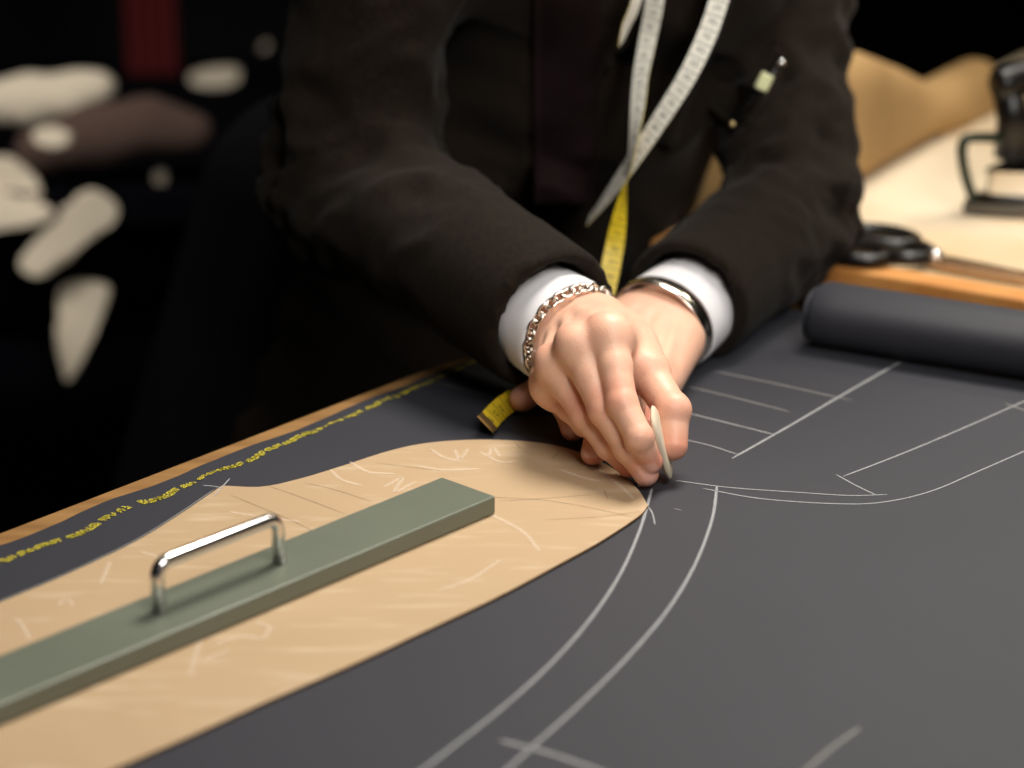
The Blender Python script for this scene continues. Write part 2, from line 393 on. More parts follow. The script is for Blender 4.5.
for i, (pp, w, mk, lb) in enumerate(chalk_and_highlight):
    mb = MB(); stroke(mb, spline([on(*p, .001) for p in pp], 14), w / 1000, ZC + .00035, seed=i)
    o = with_uv(mb.build('chalk_or_highlight_line', M[mk], clo), mb)
    if lb: o['label'] = lb
# selvedge lettering woven in yellow: short upright stitches following a wavy thread
sel_px = [(-60, 588), (0, 563), (40, 547), (70, 538), (95, 524), (130, 507), (160, 499), (185, 486), (215, 472), (245, 462), (270, 450), (300, 437), (320, 430), (355, 414), (385, 401), (420, 386), (455, 371), (490, 356)]
sel = spline([on(*p, .001) for p in sel_px], 26)
mb = MB(); acc = 0
for i in range(1, len(sel) - 1):
    p, q = sel[i], sel[i + 1]; t = (q - sel[i - 1]).normalized(); sd = Vector((-t.y, t.x, 0))
    wob = mnoise.noise(p * 60) * .0022; p = p + sd * wob
    hgt = .0019 + .0014 * mnoise.noise(p * 35 + Vector((5, 0, 0)))
    if i % 2 or mnoise.noise(p * 300) > .22: continue
    lean = t * (.0012 * random.uniform(-1, 1)); w = t * .00042
    c = Vector((p.x, p.y, ZC + .0004)); tl = t * .0016; s2 = sd * .0003
    mb.add([c - tl - s2, c + tl - s2, c + tl + s2, c - tl + s2], [(0, 1, 2, 3)]); a = c - sd * hgt - lean; d = c + sd * hgt + lean
    mb.add([a - w, a + w, d + w, d - w], [(0, 1, 2, 3)])
    if random.random() < .7:
        s_ = sd * (.0006); c2 = c + sd * hgt * random.choice((-.9, 0, .9)); w2 = t * .0016
        mb.add([c2 - w2 - s_, c2 + w2 - s_, c2 + w2 + s_, c2 - w2 + s_], [(0, 1, 2, 3)])
o = mb.build('selvedge_lettering', M['yellow_thread'], clo); o['label'] = 'wavy yellow woven lettering along the cloth selvedge'

# ------------------------------------------------------------------ brown card pattern
top = [on(*p, .002) for p in [(-110, 652), (-50, 626), (0, 604), (60, 579), (130, 546), (175, 519), (222, 487)]]
mid = [on(*p, .002) for p in [(222, 487), (262, 488), (300, 480), (340, 468), (390, 452), (430, 444), (480, 441), (530, 443), (565, 449), (592, 459), (620, 474), (638, 491), (648, 507)]]
low = [on(*p, .002) for p in [(648, 507), (638, 518), (600, 543), (560, 565), (500, 597), (430, 630), (350, 667), (260, 706), (180, 742), (90, 780), (0, 812), (-110, 850)]]
pp = spline(top, 6)[:-1] + spline(mid, 10)[:-1] + spline(low, 10)
pat = MB(); pat.prism([(p.x, p.y) for p in pp], ZC + .0007, ZC + .0019, 1, 0)
ZP = ZC + .0019
def marks(lst, w, mk, m):
    for i, q in enumerate(lst):
        stroke(m, spline([on(*p, .003) for p in q], 8) if len(q) > 2 else [on(*q[0], .003).lerp(on(*q[1], .003), k / 10) for k in range(11)], w, ZP + .0003, mk, seed=i * 3.1)
marks([[(268, 486), (300, 497), (345, 514)], [(305, 483), (335, 490), (372, 502)], [(375, 463), (400, 466), (432, 470)], [(500, 501), (540, 499), (592, 495)],
       [(478, 497), (540, 500), (590, 508), (636, 518)], [(545, 520), (600, 517), (640, 512)], [(604, 490), (608, 500)], [(515, 443), (521, 449)], [(230, 495), (290, 520), (330, 540)],
       [(395, 545), (440, 530), (470, 522)], [(560, 452), (552, 459)]], .0007, 2, pat)
marks([[(385, 487), (402, 478), (395, 492), (415, 482)], [(415, 466), (445, 470), (480, 469)], [(455, 450), (460, 459), (468, 449)], [(488, 458), (493, 448), (500, 457)], [(230, 512), (260, 517), (300, 522)],
       [(200, 640), (196, 655), (190, 676)], [(215, 645), (240, 636), (262, 640)], [(262, 640), (270, 628), (255, 622)], [(205, 660), (230, 650)], [(16, 618), (24, 628), (30, 640)], [(100, 585), (105, 575), (110, 562)],
       [(560, 470), (580, 477), (600, 482)], [(600, 470), (622, 488), (634, 500)], [(350, 462), (368, 472), (395, 474)], [(140, 552), (170, 560)], [(480, 452), (500, 462), (520, 461)], [(58, 606), (66, 600), (74, 606)],
       [(430, 449), (445, 458), (462, 461)], [(330, 470), (342, 480), (362, 486)], [(470, 505), (520, 530), (540, 552)], [(440, 590), (470, 580), (500, 560)]], .0032, 3, pat)
po = with_uv(pat.build('paper_pattern', [M['card'], M['cardcore'], M['pencil'], M['chalk_card']]), pat)
tag(po, 'brown card sewing pattern with a rounded tip lying on the charcoal cloth', 'pattern')
# chalk tick crossing the notch of the pattern (on the cloth beside it)
for q in ([(203, 486), (214, 487), (224, 489)], [(214, 497), (222, 488), (230, 479)]):
    mb = MB(); stroke(mb, spline([on(*p, .003) for p in q], 8), .0012, ZP + .0006)
    o = with_uv(mb.build('chalk_or_highlight_line', M['chalk'], clo), mb)
    o['label'] = 'short chalk stroke at the notch of the brown pattern'

# ------------------------------------------------------------------ green weight
wt = .0105
c_far = on(442, 477, .003 + wt); c_l = on(0, 655, .003 + wt)
Ld = (c_l - c_far); Ld.z = 0; Ld.normalize(); Wd = Vector((-Ld.y, Ld.x, 0))
if Wd.y > 0: Wd = -Wd
ww = .0408; LL = .50
ctr = c_far + Ld * LL / 2 + Wd * ww / 2; ctr.z = ZP + .0003
wroot = empty('pattern_weight', ctr)
tag(wroot, 'long sage green metal pattern weight with a steel handle lying on brown card', 'weight')
b = MB(); b.box(ctr + Z * (wt / 2), LL, ww, wt, (Ld, Wd, Z)); o = b.build('bar', [M['green'], M['green_worn']], wroot)
for p in o.data.polygons:
    if abs(p.normal.z) < .5: p.material_index = 0
bv = o.modifiers.new('b', 'BEVEL'); bv.width = .0012; bv.segments = 3; o.data.shade_smooth(); o.modifiers.new('w', 'WEIGHTED_NORMAL')
ztop = ctr.z + wt
la, lb_ = on(151, 609, .003 + wt), on(271, 560, .003 + wt)
def onbar(p): q = p - ctr; q = ctr + Ld * q.dot(Ld) + Wd * (-.001); q.z = ztop; return q
la, lb_ = onbar(la), onbar(lb_); hh = .0255; cr = .007; dirh = (lb_ - la).normalized()
path = [la + Z * .0002, la + Z * (hh - cr)]
for k in range(1, 8):
    a = k / 7 * math.pi / 2; path.append(la + Z * (hh - cr) + dirh * cr * (1 - math.cos(a)) + Z * cr * math.sin(a))
for k in range(0, 7):
    a = k / 7 * math.pi / 2; path.append(lb_ + Z * (hh - cr) - dirh * cr * (1 - math.sin(a)) + Z * cr * math.cos(a))
path += [lb_ + Z * (hh - cr), lb_ + Z * .0002]
b = MB(); b.tube(path, .0035, 20); o = b.build('handle', M['steel'], wroot, smooth=True); o['label'] = 'bent polished steel handle'

# ------------------------------------------------------------------ bolt of cloth at the far end
r0, r1 = on(816, 314, .020), on(1024, 346, .020)
rd = (r1 - r0); rd.z = 0; rd.normalize(); rb = Vector((-rd.y, rd.x, 0))
if rb.y < 0: rb = -rb
start = r0.copy(); prof = []
def bolt_profile(sw, sh, n=44, e=2.2):
    out = []
    for k in range(n):
        a = 2 * math.pi * k / n; c, s = math.cos(a), math.sin(a)
        out.append((math.copysign(abs(c) ** (2 / e), c) * sw, math.copysign(abs(s) ** (2 / e), s) * sh))
    return out
RW, RH = .0265, .0200; length = .60
mb = MB(); rings = []; n = 44
steps = [(0, .80), (0.002, .93), (.006, 1.0)] + [(.006 + (length - .012) * k / 40, 1) for k in range(1, 41)] + [(length, .9)]
for (s, sc) in steps:
    base = start + rd * s + rb * 0; ring = []
    for j, (u, v) in enumerate(bolt_profile(RW * sc, RH * sc)):
        wob = 1 + .03 * mnoise.noise(Vector((s * 9, u * 20, v * 30)))
        ring.append(Vector((base.x, base.y, ZC + .0008 + RH)) + rb * u * wob + Z * v * (wob if v > 0 else 1))
    rings.append(ring)
vs = [v for r in rings for v in r]; fs = [(i * n + j, i * n + (j + 1) % n, (i + 1) * n + (j + 1) % n, (i + 1) * n + j) for i in range(len(rings) - 1) for j in range(n)]
fs += [tuple(range(n)), tuple((len(rings) - 1) * n + j for j in range(n))]
mb.add(vs, fs); bolt = mb.build('cloth_bolt', M['cloth'], smooth=True)
tag(bolt, 'rolled bolt of charcoal cloth lying across the far end of the table', 'cloth bolt')
# spiral of cloth layers on the end of the bolt
mb = MB(); turns = 5; sp = []
for k in range(160):
    u = k / 159; a = u * turns * 2 * math.pi; q = .15 + .72 * u; c, s = math.cos(a), math.sin(a)
    base = start + rb * 0 - rd * .0009
    sp.append(Vector((base.x, base.y, ZC + .0008 + RH)) + rb * (math.copysign(abs(c) ** .75, c) * RW * q) + Z * (math.copysign(abs(s) ** .75, s) * RH * q))
mb.tube(sp, .0011, 6); o = mb.build('rolled_layers', M['cloth'], bolt, smooth=True)

# ================================================================== SIDE TABLE, to the right
s0, s1 = on(830, 267), on(1024, 300)
sd = (s1 - s0); sd.z = 0; sd.normalize(); sb = Vector((-sd.y, sd.x, 0))
if sb.y < 0: sb = -sb
def st(u, v, z=0): p = s0 + sd * u + sb * v; return Vector((p.x, p.y, T + z))
side = empty('side_table', (st(.4, .35).x, st(.4, .35).y, 0))
tag(side, 'pale topped side table with an orange wood front edge behind the bolt', 'table')
b = MB(); b.box(st(.36, .42, -.012), 1.02, .80, .022, (sd, sb, Z)); b.build('worktop', M['pale_wood'], side, bevel=.002)
b = MB(); b.box(st(.36, .0085, -.0062), 1.02, .023, .0160, (sd, sb, Z)); o = b.build('front_lipping', M['orange_wood'], side, bevel=.003); o['label'] = 'orange wood strip along the front edge'
for u in (-.08, .8):
    for v in (.08, .74):
        b = MB(); p = st(u, v); b.box((p.x, p.y, (T - .026) / 2), .06, .06, T - .026, (sd, sb, Z)); b.build('leg', M['wood'], side, bevel=.003)

# shears lying on the side table
def shears():
    c = on(905, 254, .004); root = empty('tailor_shears', (c.x, c.y, T)); tag(root, 'dark handled steel shears lying on the side table edge', 'shears')
    A = on(866, 247, .006); B = on(948, 262, .006); d = (B - A); d.z = 0; L = d.length; d.normalize(); s = Vector((-d.y, d.x, 0))
    piv = A + d * L * .84; piv.z = T + .006
    for sg, nm in ((1, 'blade'), (-1, 'blade')):
        mb = MB(); zz = T + .0035 + (.003 if sg > 0 else 0)
        pts = [piv + s * .007 * sg - d * .012, piv + s * .009 * sg + d * .01, piv + d * .10 + s * .004 * sg, piv + d * .105, piv - s * .004 * sg]
        mb.prism([(p.x, p.y) for p in pts][::sg], zz - .0012, zz + .0012); mb.build(nm, M['steel'], root)
    for sg in (1, -1):
        mb = MB(); c0 = A + s * .024 * sg; c0.z = T + .008
        loop = [c0 + d * (.028 * math.cos(a)) + s * (.018 * math.sin(a)) for a in [2 * math.pi * k / 24 for k in range(24)]]
        mb.tube(loop, .0055, 10, closed=True)
        mb.tube([c0 + d * .026, c0 + d * .045 - s * .012 * sg, piv - s * .003 * sg], [.0055, .006, .005], 10)
        mb.build('handle', M['black'], root, smooth=True)
    mb = MB(); p = Vector((piv.x, piv.y, T + .008)); mb.tube([p, p + Z * .004, p + Z * .006], [.006, .006, .003], 16); o = mb.build('pivot_screw', M['steel'], root, smooth=True)
shears()

# iron standing on the side table
def iron():
    nose = on(962, 214, 0); nose.z = T; d = Vector((.93, .36, 0)).normalized(); s = Vector((-d.y, d.x, 0))
    root = empty('pressing_iron', (nose + d * .1)[:]); tag(root, 'old dark pressing iron with a steel sole at the right end of side table', 'iron')
    def sole(sc, z0, z1, inset=0):
        out = []
        for k in range(25):
            u = k / 24; out.append((u, .055 * math.sin(min(1, u * 1.5) * math.pi / 2) ** .8))
        pts = [nose + d * (inset + u * (.21 - inset)) + s * (w * sc) for u, w in out] + [nose + d * (inset + u * (.21 - inset)) - s * (w * sc) for u, w in out[::-1][:-1]]
        m = MB(); m.prism([(p.x, p.y) for p in pts][::-1], z0, z1); return m
    sole(1, T + .0005, T + .010).build('soleplate', M['dark_steel'], root, bevel=.002)
    sole(.86, T + .010, T + .034, .018).build('body', M['steel'], root, bevel=.006)
    sole(.62, T + .034, T + .052, .05).build('cover', M['black'], root, bevel=.006)
    m = MB(); up = T + .010
    m.tube(spline([nose + d * .010 + Z * .010, nose + d * .000 + Z * .034, nose - d * .004 + Z * .056, nose + d * .006 + Z * .062, nose + d * .05 + Z * .056, nose + d * .085 + Z * .050], 8), .0042, 12)
    o = m.build('front_guard', M['green_wire'], root, smooth=True); o['label'] = 'dark green bent guard at the nose'
    for k in (.045, .17):
        m = MB(); m.tube([nose + d * k + Z * .045, nose + d * (k - .004) + Z * .075, nose + d * (k - .012) + Z * .100], [.017, .013, .012], 16)
        m.build('handle_post', M['black'], root, smooth=True)
    m = MB(); m.tube(spline([nose + d * .022 + Z * .101, nose + d * .05 + Z * .107, nose + d * .12 + Z * .111, nose + d * .19 + Z * .103], 6), [.010] + [.014] * 17 + [.009], 18)
    m.build('handle_grip', M['black'], root, smooth=True)
    m = MB(); c = nose + d * .050 - s * .016 + Z * .092; m.tube([c, c - s * .006, c - s * .009], [.008, .009, .005], 16); m.build('knob', M['brass'], root, smooth=True)
iron()

# tan canvas form standing at the back of the side table
def tan_form():
    g = Grid((.08, 1.60, T - .01), (.92, 2.62, T + .40), .009); f = g.full()
    st_ = [(838, 214, 56), (862, 204, 48), (885, 190, 50), (920, 168, 64), (955, 147, 82), (985, 129, 90), (1012, 114, 94)]
    prev = None
    for (px, py, ty) in st_:
        c = on(px, py); dd = sb * .018 - sd * .04; c = c + dd; th = PITCH + math.atan((ty - 384) / F); top = T + H - c.y * math.tan(th)
        cur = (Vector((c.x, c.y, T + .024)), Vector((c.x, c.y, top - .026)))
        if prev:
            for k in range(5): 
                a_ = prev[0].lerp(cur[0], k / 5); b_ = prev[1].lerp(cur[1], k / 5); cone(g, f, a_, b_, .025, .025, .004)
        prev = cur
    V, Q = nets(g, f); V = relax(V, Q, 2)
    V[:, 2] = np.maximum(V[:, 2], T + .0005)
    me = mesh_np('padded_form', V, Q, [M['tan_cloth']]); o = link('padded_form', me)
    tag(o, 'long tan canvas padded form standing along the back of side table', 'padded form')
tan_form()

# ================================================================== BACKGROUND LEFT: dark bench with garments and linings
def bench():
    root = empty('storage_bench', (-.62, 2.75, 0)); tag(root, 'black bench deep in shadow under the heap of garments', 'bench')
    b = MB(); b.box((-.62, 2.85, .70), 1.5, .70, .04); b.build('bench_top', M['dark_cloth'], root, bevel=.004)
    for x in (-1.3, .06):
        for y in (2.56, 3.14):
            b = MB(); b.box((x, y, .34), .06, .06, .678); b.build('leg', M['black'], root)
bench()
def soft(name, px, Y, th, m, label, cat, group=None, h=.008, lean=0, k=.02):
    """soft folded piece of cloth: the polyline px gives its run as (px, py, radius in px)"""
    pts = [(at(a, b, Y + lean * i), r * Y / F) for i, (a, b, r) in enumerate(px)]
    P = np.array([p[:] for p, r in pts]); R = max(r for p, r in pts) + .04
    g = Grid(P.min(0) - R, P.max(0) + R, h); f = g.full()
    for (a, ra), (b_, rb_) in zip(pts, pts[1:]): cone(g, f, a, b_, ra, rb_, k, flat=((0, 1, .15), th))
    V, Q = nets(g, f)
    nz = np.array([mnoise.noise(Vector(v) * 22) for v in V]); V[:, 2] += nz * .006; V[:, 0] += .004 * nz
    me = mesh_np(name, V, Q, [m]); o = link(name, me); tag(o, label, cat, group); return o
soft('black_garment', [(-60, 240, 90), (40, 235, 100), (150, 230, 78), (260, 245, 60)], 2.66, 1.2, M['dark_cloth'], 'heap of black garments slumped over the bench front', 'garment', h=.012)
soft('brown_garment', [(40, 150, 26), (100, 135, 32), (150, 125, 28), (190, 135, 22)], 2.52, 1.3, M['brown_cloth'], 'folded dull brown garment on top of the black heap', 'garment')
def fold(name, px, Y, th, label, lean=0, m='white_cloth'):
    """thick folded linen: outline px, sagging and rippling in depth"""
    P = [at(a_, b_, Y) for a_, b_ in px]; top = max(p.z for p in P); bm = bmesh.new()
    vs = [bm.verts.new(p) for p in spline(P, 4, closed=True)]; bm.faces.new(vs)
    bmesh.ops.triangulate(bm, faces=bm.faces[:]); bmesh.ops.subdivide_edges(bm, edges=bm.edges[:], cuts=2, use_grid_fill=True)
    for v in bm.verts: v.co.y += lean * (v.co.z - top) + .012 * mnoise.noise(v.co * 14)
    me = bpy.data.meshes.new(name); bm.to_mesh(me); bm.free(); me.materials.append(M[m]); o = link(name, me, smooth=True)
    md = o.modifiers.new('s', 'SOLIDIFY'); md.thickness = th; md.offset = 0; bv = o.modifiers.new('b', 'BEVEL'); bv.width = th * .35; bv.segments = 3; bv.limit_method = 'ANGLE'
    tag(o, label, 'linen'); return o
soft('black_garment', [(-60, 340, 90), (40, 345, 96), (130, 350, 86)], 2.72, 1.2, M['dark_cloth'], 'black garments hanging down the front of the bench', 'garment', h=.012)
soft('linen_roll', [(-30, 102, 24), (30, 100, 23), (70, 94, 20), (100, 86, 17)], 2.64, 1, M['white_cloth'], 'off white linen roll at the back of the heap, left of red drape', 'linen')
fold('linen_piece', [(34, 132), (52, 128), (70, 134), (68, 144), (50, 147), (36, 142)], 2.44, .012, 'small dull linen scrap resting on the brown garment')
fold('linen_piece', [(-20, 190), (20, 196), (52, 206), (50, 216), (20, 224), (-20, 226)], 2.50, .02, 'broad white linen piece at the left frame edge', .2)
fold('linen_piece', [(-20, 160), (10, 158), (24, 166), (44, 190), (36, 200), (0, 190), (-20, 186)], 2.52, .02, 'peaked white linen fold above the broad piece', .2)
fold('linen_strip', [(22, 256), (74, 204), (92, 190), (112, 200), (118, 214), (104, 228), (90, 218), (80, 224), (50, 268), (34, 273)], 2.44, .014, 'bent white linen strip hanging over black garments', .15)
fold('linen_tail', [(60, 290), (84, 282), (108, 288), (106, 304), (92, 340), (74, 374), (66, 368), (62, 330)], 2.46, .012, 'tapering white linen tail hanging lowest', .1)
fold('linen_piece', [(192, 74), (215, 68), (238, 70), (236, 82), (215, 86), (194, 82)], 3.04, .03, 'grey linen fold right of the red drape')
fold('linen_piece', [(155, 172), (166, 170), (165, 181), (157, 182)], 2.545, .012, 'tiny linen corner below the brown garment')
fold('linen_piece', [(261, 48), (266, 42), (269, 44), (264, 50)], 3.16, .008, 'tiny linen piece standing in for a pale glint beside the sleeve shoulder')  # small solid piece put in for a glint
soft('tan_roll', [(668, 1010, 56), (668, 260, 50), (704, 190, 46), (706, 140, 40)], 2.45, 1.2, M['tan_cloth'], 'tan cloth glimpsed in the gap between arm and torso', 'cloth roll', h=.014)
# dark red drape behind
mb = MB(); xa, xb = at(126, 50, 3.1), at(178, 50, 3.1); rows = []
for k in range(21):
    x = xa.x + (xb.x - xa.x) * k / 20; rows.append((x, 3.1 + .012 * math.sin(k * 1.25)))
pl = rows + [(x, y + .008) for x, y in rows[::-1]]
mb.prism(pl, .722, 1.9); o = mb.build('red_drape', M['redwood'], smooth=False); tag(o, 'dark red cloth hanging in narrow folds behind the bench', 'drape')

# ================================================================== THE TAILOR
mm = .001
Vv = lambda *a: Vector(a)
def hand(g, spec):
    """spec: wrist, forearm point, width axis (towards the little finger), palm normal, mcp list, finger chains, thumb chain"""
    M_ = g.full(); up = spec['dorsal']; w = spec['waxis']; W_ = spec['wrist']; Fa = spec['forearm']
    R4 = [spec['fingers'][i][0] for i in range(4)]
    # forearm and wrist, wider than thick
    fl = (up, 1.38)
    cone(g, M_, Fa, W_, .0280, .0265, .004, flat=fl)
    offs = [-.017, -.006, .006, .016]; 
    for i, m in enumerate(R4):
        a = W_ + w * offs[i] + (m - W_) * .08
        cone(g, M_, a, m - up * .001, .0135, (.0112, .0112, .0105, .0098)[i], .010)
        # palm flesh under the metacarpals
        cone(g, M_, a - up * .006 + (m - a) * .15, m - up * .008 - (m - a) * .12, .011, .0095, .012)
    for i in range(3): cone(g, M_, R4[i] - up * .003 - (R4[i] - W_) * .06, R4[i + 1] - up * .003 - (R4[i + 1] - W_) * .06, .0085, .0085, .008)
    th = spec['thumb']
    cone(g, M_, W_ - w * .012 - up * .003, th[0], .0150, .0145, .012)
    cone(g, M_, th[0], th[1], .0155, .0118, .012)
    cone(g, M_, th[0].lerp(th[1], .3), R4[0].lerp(W_, .35), .0105, .0105, .014)     # first web
    cone(g, M_, th[0].lerp(th[1], .62), R4[0].lerp(W_, .22) - up * .006, .0072, .0082, .012)
    # tendons on the back of the hand
    for i, m in enumerate(R4):
        a = W_ + w * offs[i] * .6 + up * .0125; b_ = m + up * .0098
        cone(g, M_, a.lerp(b_, .25), b_, .0022, .0024, .006)
        cone(g, M_, m + up * .0018, m + up * .0019, (.0104, .0105, .0100, .0094)[i], (.0104, .0105, .0100, .0094)[i], .007)
    D = g.full()
    rad = [(9.6, 8.9, 8.9, 8.0, 7.9, 6.9), (9.7, 9.0, 9.0, 8.2, 8.1, 7.0), (9.2, 8.5, 8.5, 7.7, 7.6, 6.6), (8.3, 7.5, 7.5, 6.8, 6.7, 5.9)]
    for i, ch in enumerate(spec['fingers']):
        f = g.full(); r = [x * mm * spec.get('fs', 1) for x in rad[i]]; m, p, d, t = ch
        cone(g, f, m, p, r[0], r[1] * .99, .003); cone(g, f, p, d, r[2] * .96, r[3] * .98, .0025); cone(g, f, d, t, r[4], r[5], .0022)
        dors = (p - (m + d) / 2).normalized()
        cone(g, f, p + dors * .0008, p + dors * .0009, r[1] * .97, r[1] * .97, .002)       # knuckle
        cone(g, f, d + dors * .0008, d + dors * .0009, r[3] * .97, r[3] * .97, .002)
        cone(g, f, m.lerp(p, .5) - dors * .002, m.lerp(p, .51) - dors * .002, r[0] * .93, r[0] * .93, .004)
        cone(g, f, t - dors * .0012, t - dors * .0013, r[5] * .98, r[5] * .98, .002)       # pad
        D = smin(D, f, .0011)
    f = g.full(); s_ = spec.get('fs', 1); tm, ti, tt = th[1], th[2], th[3]
    cone(g, f, th[0].lerp(tm, .5), tm, .0125 * s_, .0115 * s_, .004)
    cone(g, f, tm, ti, .0112 * s_, .0098 * s_, .004); cone(g, f, ti, tt, .0100 * s_, .0084 * s_, .003)
    b_ = (ti - (tm + tt) / 2); b_ = b_.normalized() if b_.length > 1e-5 else up
    cone(g, f, ti + b_ * .0012, ti + b_ * .0013, .0099 * s_, .0099 * s_, .003); cone(g, f, tm + b_ * .001, tm + b_ * .0011, .0113 * s_, .0113 * s_, .003)
    f2 = smin(D, f, .0009)
    out = smin(M_, f2, .0065)
    return out

# --- his right hand, pinching the chalk (image left arm)
RW_ = at(577, 338, 1.305); RE = at(350, 182, 1.52)
rf = [[at(609, 335, 1.235), at(622, 403, 1.204), at(639, 437, 1.190), at(650, 462, 1.196)],
      [at(577, 346, 1.237), at(604, 410, 1.212), at(628, 448, 1.199), at(646, 474, 1.198)],
      [at(556, 366, 1.246), at(585, 415, 1.226), at(608, 445, 1.214), at(629, 466, 1.210)],
      [at(550, 386, 1.256), at(569, 408, 1.244), at(584, 424, 1.236), at(601, 434, 1.236)]]
rt = [at(627, 347, 1.283), at(647, 372, 1.250), at(672, 410, 1.224), at(673, 446, 1.211)]
rw = (rf[3][0] - rf[0][0]); rh = (rf[1][0] - RW_).normalized(); rw = (rw - rh * rw.dot(rh)).normalized()
rup = rh.cross(rw); rup = rup if rup.z > 0 else -rup
# --- his left hand, flat on the pattern (image right arm)
LW_ = at(661, 322, 1.395); LE = at(790, 221, 1.585)
q = lambda x, y, z: Vector((x, y, T + z))
lf = [[q(.042, 1.340, .027), q(.030, 1.303, .026), q(.032, 1.284, .018), q(.0355, 1.268, .0100)],
      [q(.060, 1.330, .028), q(.054, 1.287, .026), q(.051, 1.254, .018), q(.0465, 1.229, .0105)],
      [q(.077, 1.327, .025), q(.073, 1.290, .024), q(.071, 1.270, .018), q(.071, 1.254, .011)],
      [q(.091, 1.324, .019), q(.086, 1.298, .019), q(.083, 1.284, .014), q(.081, 1.273, .010)]]
lt = [q(.068, 1.378, .028), q(.044, 1.360, .021), q(.022, 1.338, .016), q(.0065, 1.316, .0115)]
lw = (lf[3][0] - lf[0][0]); lh = (lf[1][0] - LW_).normalized(); lw = (lw - lh * lw.dot(lh)).normalized()
lup = lh.cross(lw); lup = lup if lup.z > 0 else -lup
for nm, ch in (('R', rf + [rt]), ('L', lf + [lt])):
    for c in ch: print(nm, [round((a - b_).length * 1000) for a, b_ in zip(c, c[1:])], [round(p.z - T, 3) for p in c])
print('wrist R', round(RW_.z - T, 3), (RW_ - rf[1][0]).length, 'fore', (RW_ - RE).length, 'wrist L', round(LW_.z - T, 3), (LW_ - lf[1][0]).length, (LW_ - LE).length)

def make_hand(W_, E_, fingers, thumb, waxis, dorsal, fs, h=.0009):
    Fp = W_.lerp(E_, .34)
    pts = np.array([p[:] for c in fingers for p in c] + [p[:] for p in thumb] + [W_[:], Fp[:]])
    g = Grid(pts.min(0) - .024, pts.max(0) + .024, h)
    f = hand(g, dict(wrist=W_, forearm=Fp, waxis=waxis, dorsal=dorsal, fingers=fingers, thumb=thumb, fs=fs * .97))
    V, Q = nets(g, f); V = relax(V, Q, 1, .4)
    return V, Q
def blush(V, fingers, thumb, dorsal):
    b_ = np.zeros(len(V))
    def spot(p, r, a):
        d = np.linalg.norm(V - np.array(p[:]), axis=1); np.maximum(b_, a * np.clip(1 - d / r, 0, 1), out=b_)
    for c in fingers:
        spot(c[0] + dorsal * .010, .012, .35); spot(c[1] + dorsal * .004, .014, .55); spot(c[2], .011, .35); spot(c[3], .016, .95)
    spot(thumb[1], .018, .45); spot(thumb[2], .015, .65); spot(thumb[3], .015, .8)
    return b_
def nail_faces(V, Q, tip, dip, n, wr, length):
    """faces on the back of a fingertip that belong to its nail"""
    ax = (tip - dip).normalized(); n = (n - ax * n.dot(ax)).normalized(); s = ax.cross(n)
    c = V[Q].mean(1) - np.array((tip + ax * .001)[:]); u = c @ np.array(ax[:]); v = c @ np.array(s[:]); w_ = c @ np.array(n[:])
    return ((u / length) ** 4 + (v / wr) ** 4 < 1) & (w_ > .001)

# coarse body: head, neck, trunk, arms
SR, SL = at(384, -100, 1.56), at(786, -110, 1.78)
chest = q(.10, 1.70, .27); belly = q(-.005, 1.81, .05); hips = q(-.06, 1.88, -.06); neck = q(.14, 1.66, .37); head = q(.195, 1.60, .50)
face = Vector((.62, -.60, -.50)).normalized(); hup = Vector((.30, -.28, .91)); hup = (hup - face * hup.dot(face)).normalized(); hs = face.cross(hup)
g = Grid((-.60, 1.30, .0), (.45, 2.15, T + .68), .0075); f = g.full()
cone(g, f, chest, belly, .11, .10, .05); cone(g, f, belly, hips, .10, .12, .05); cone(g, f, chest, neck, .09, .055, .05)
cone(g, f, SR, chest, .042, .08, .03); cone(g, f, SL, chest, .036, .08, .03); cone(g, f, neck, head - hup * .03, .056, .058, .02)
cone(g, f, head + hup * .03 - face * .015, head + hup * .02, .082, .078, .02); cone(g, f, head, head - hup * .075 + face * .045, .066, .034, .03)
cone(g, f, head + face * .075 + hup * .01, head + face * .098 - hup * .022, .009, .014, .012)             # nose
cone(g, f, head + face * .066 + hup * .028 + hs * .035, head + face * .066 + hup * .028 - hs * .035, .014, .014, .012)
cone(g, f, head + face * .074 - hup * .052 + hs * .018, head + face * .074 - hup * .052 - hs * .018, .008, .008, .008)
for sg in (1, -1):
    cone(g, f, head + hs * .078 * sg + hup * .022 - face * .01, head + hs * .076 * sg - hup * .022, .012, .009, .006)
    cone(g, f, head + face * .086 + hup * .014 + hs * .031 * sg, head + face * .0861 + hup * .014 + hs * .031 * sg, .010, .010, .004, sign=-1)
    cone(g, f, head + face * .070 + hup * .012 + hs * .031 * sg, head + face * .0701 + hup * .012 + hs * .031 * sg, .0115, .0115, .002)
cone(g, f, SR, RE, .040, .034, .01); cone(g, f, RE, RW_.lerp(RE, .3), .034, .028, .01)
cone(g, f, SL, LE, .034, .030, .01); cone(g, f, LE, LW_.lerp(LE, .3), .030, .027, .01)
RF, LF_ = q(-.43, 1.84, -.88), q(-.02, 2.08, -.88); RK, LK = q(-.31, 1.74, -.44), q(-.02, 2.0, -.42)
RH_, LH_ = q(-.15, 1.86, -.03), q(.0, 1.93, -.03)
for h_, k_, ft in ((RH_, RK, RF), (LH_, LK, LF_)):
    cone(g, f, h_, k_, .085, .055, .04); cone(g, f, k_, ft + Z * .08, .055, .038, .03)
Vb, Qb = nets(g, f)
Vr, Qr = make_hand(RW_, RE, rf, rt, rw, rup, 1.03); Vl, Ql = make_hand(LW_, LE, lf, lt, lw, lup, 1.0)
br = blush(Vr, rf, rt, rup); bl = blush(Vl, lf, lt, lup)
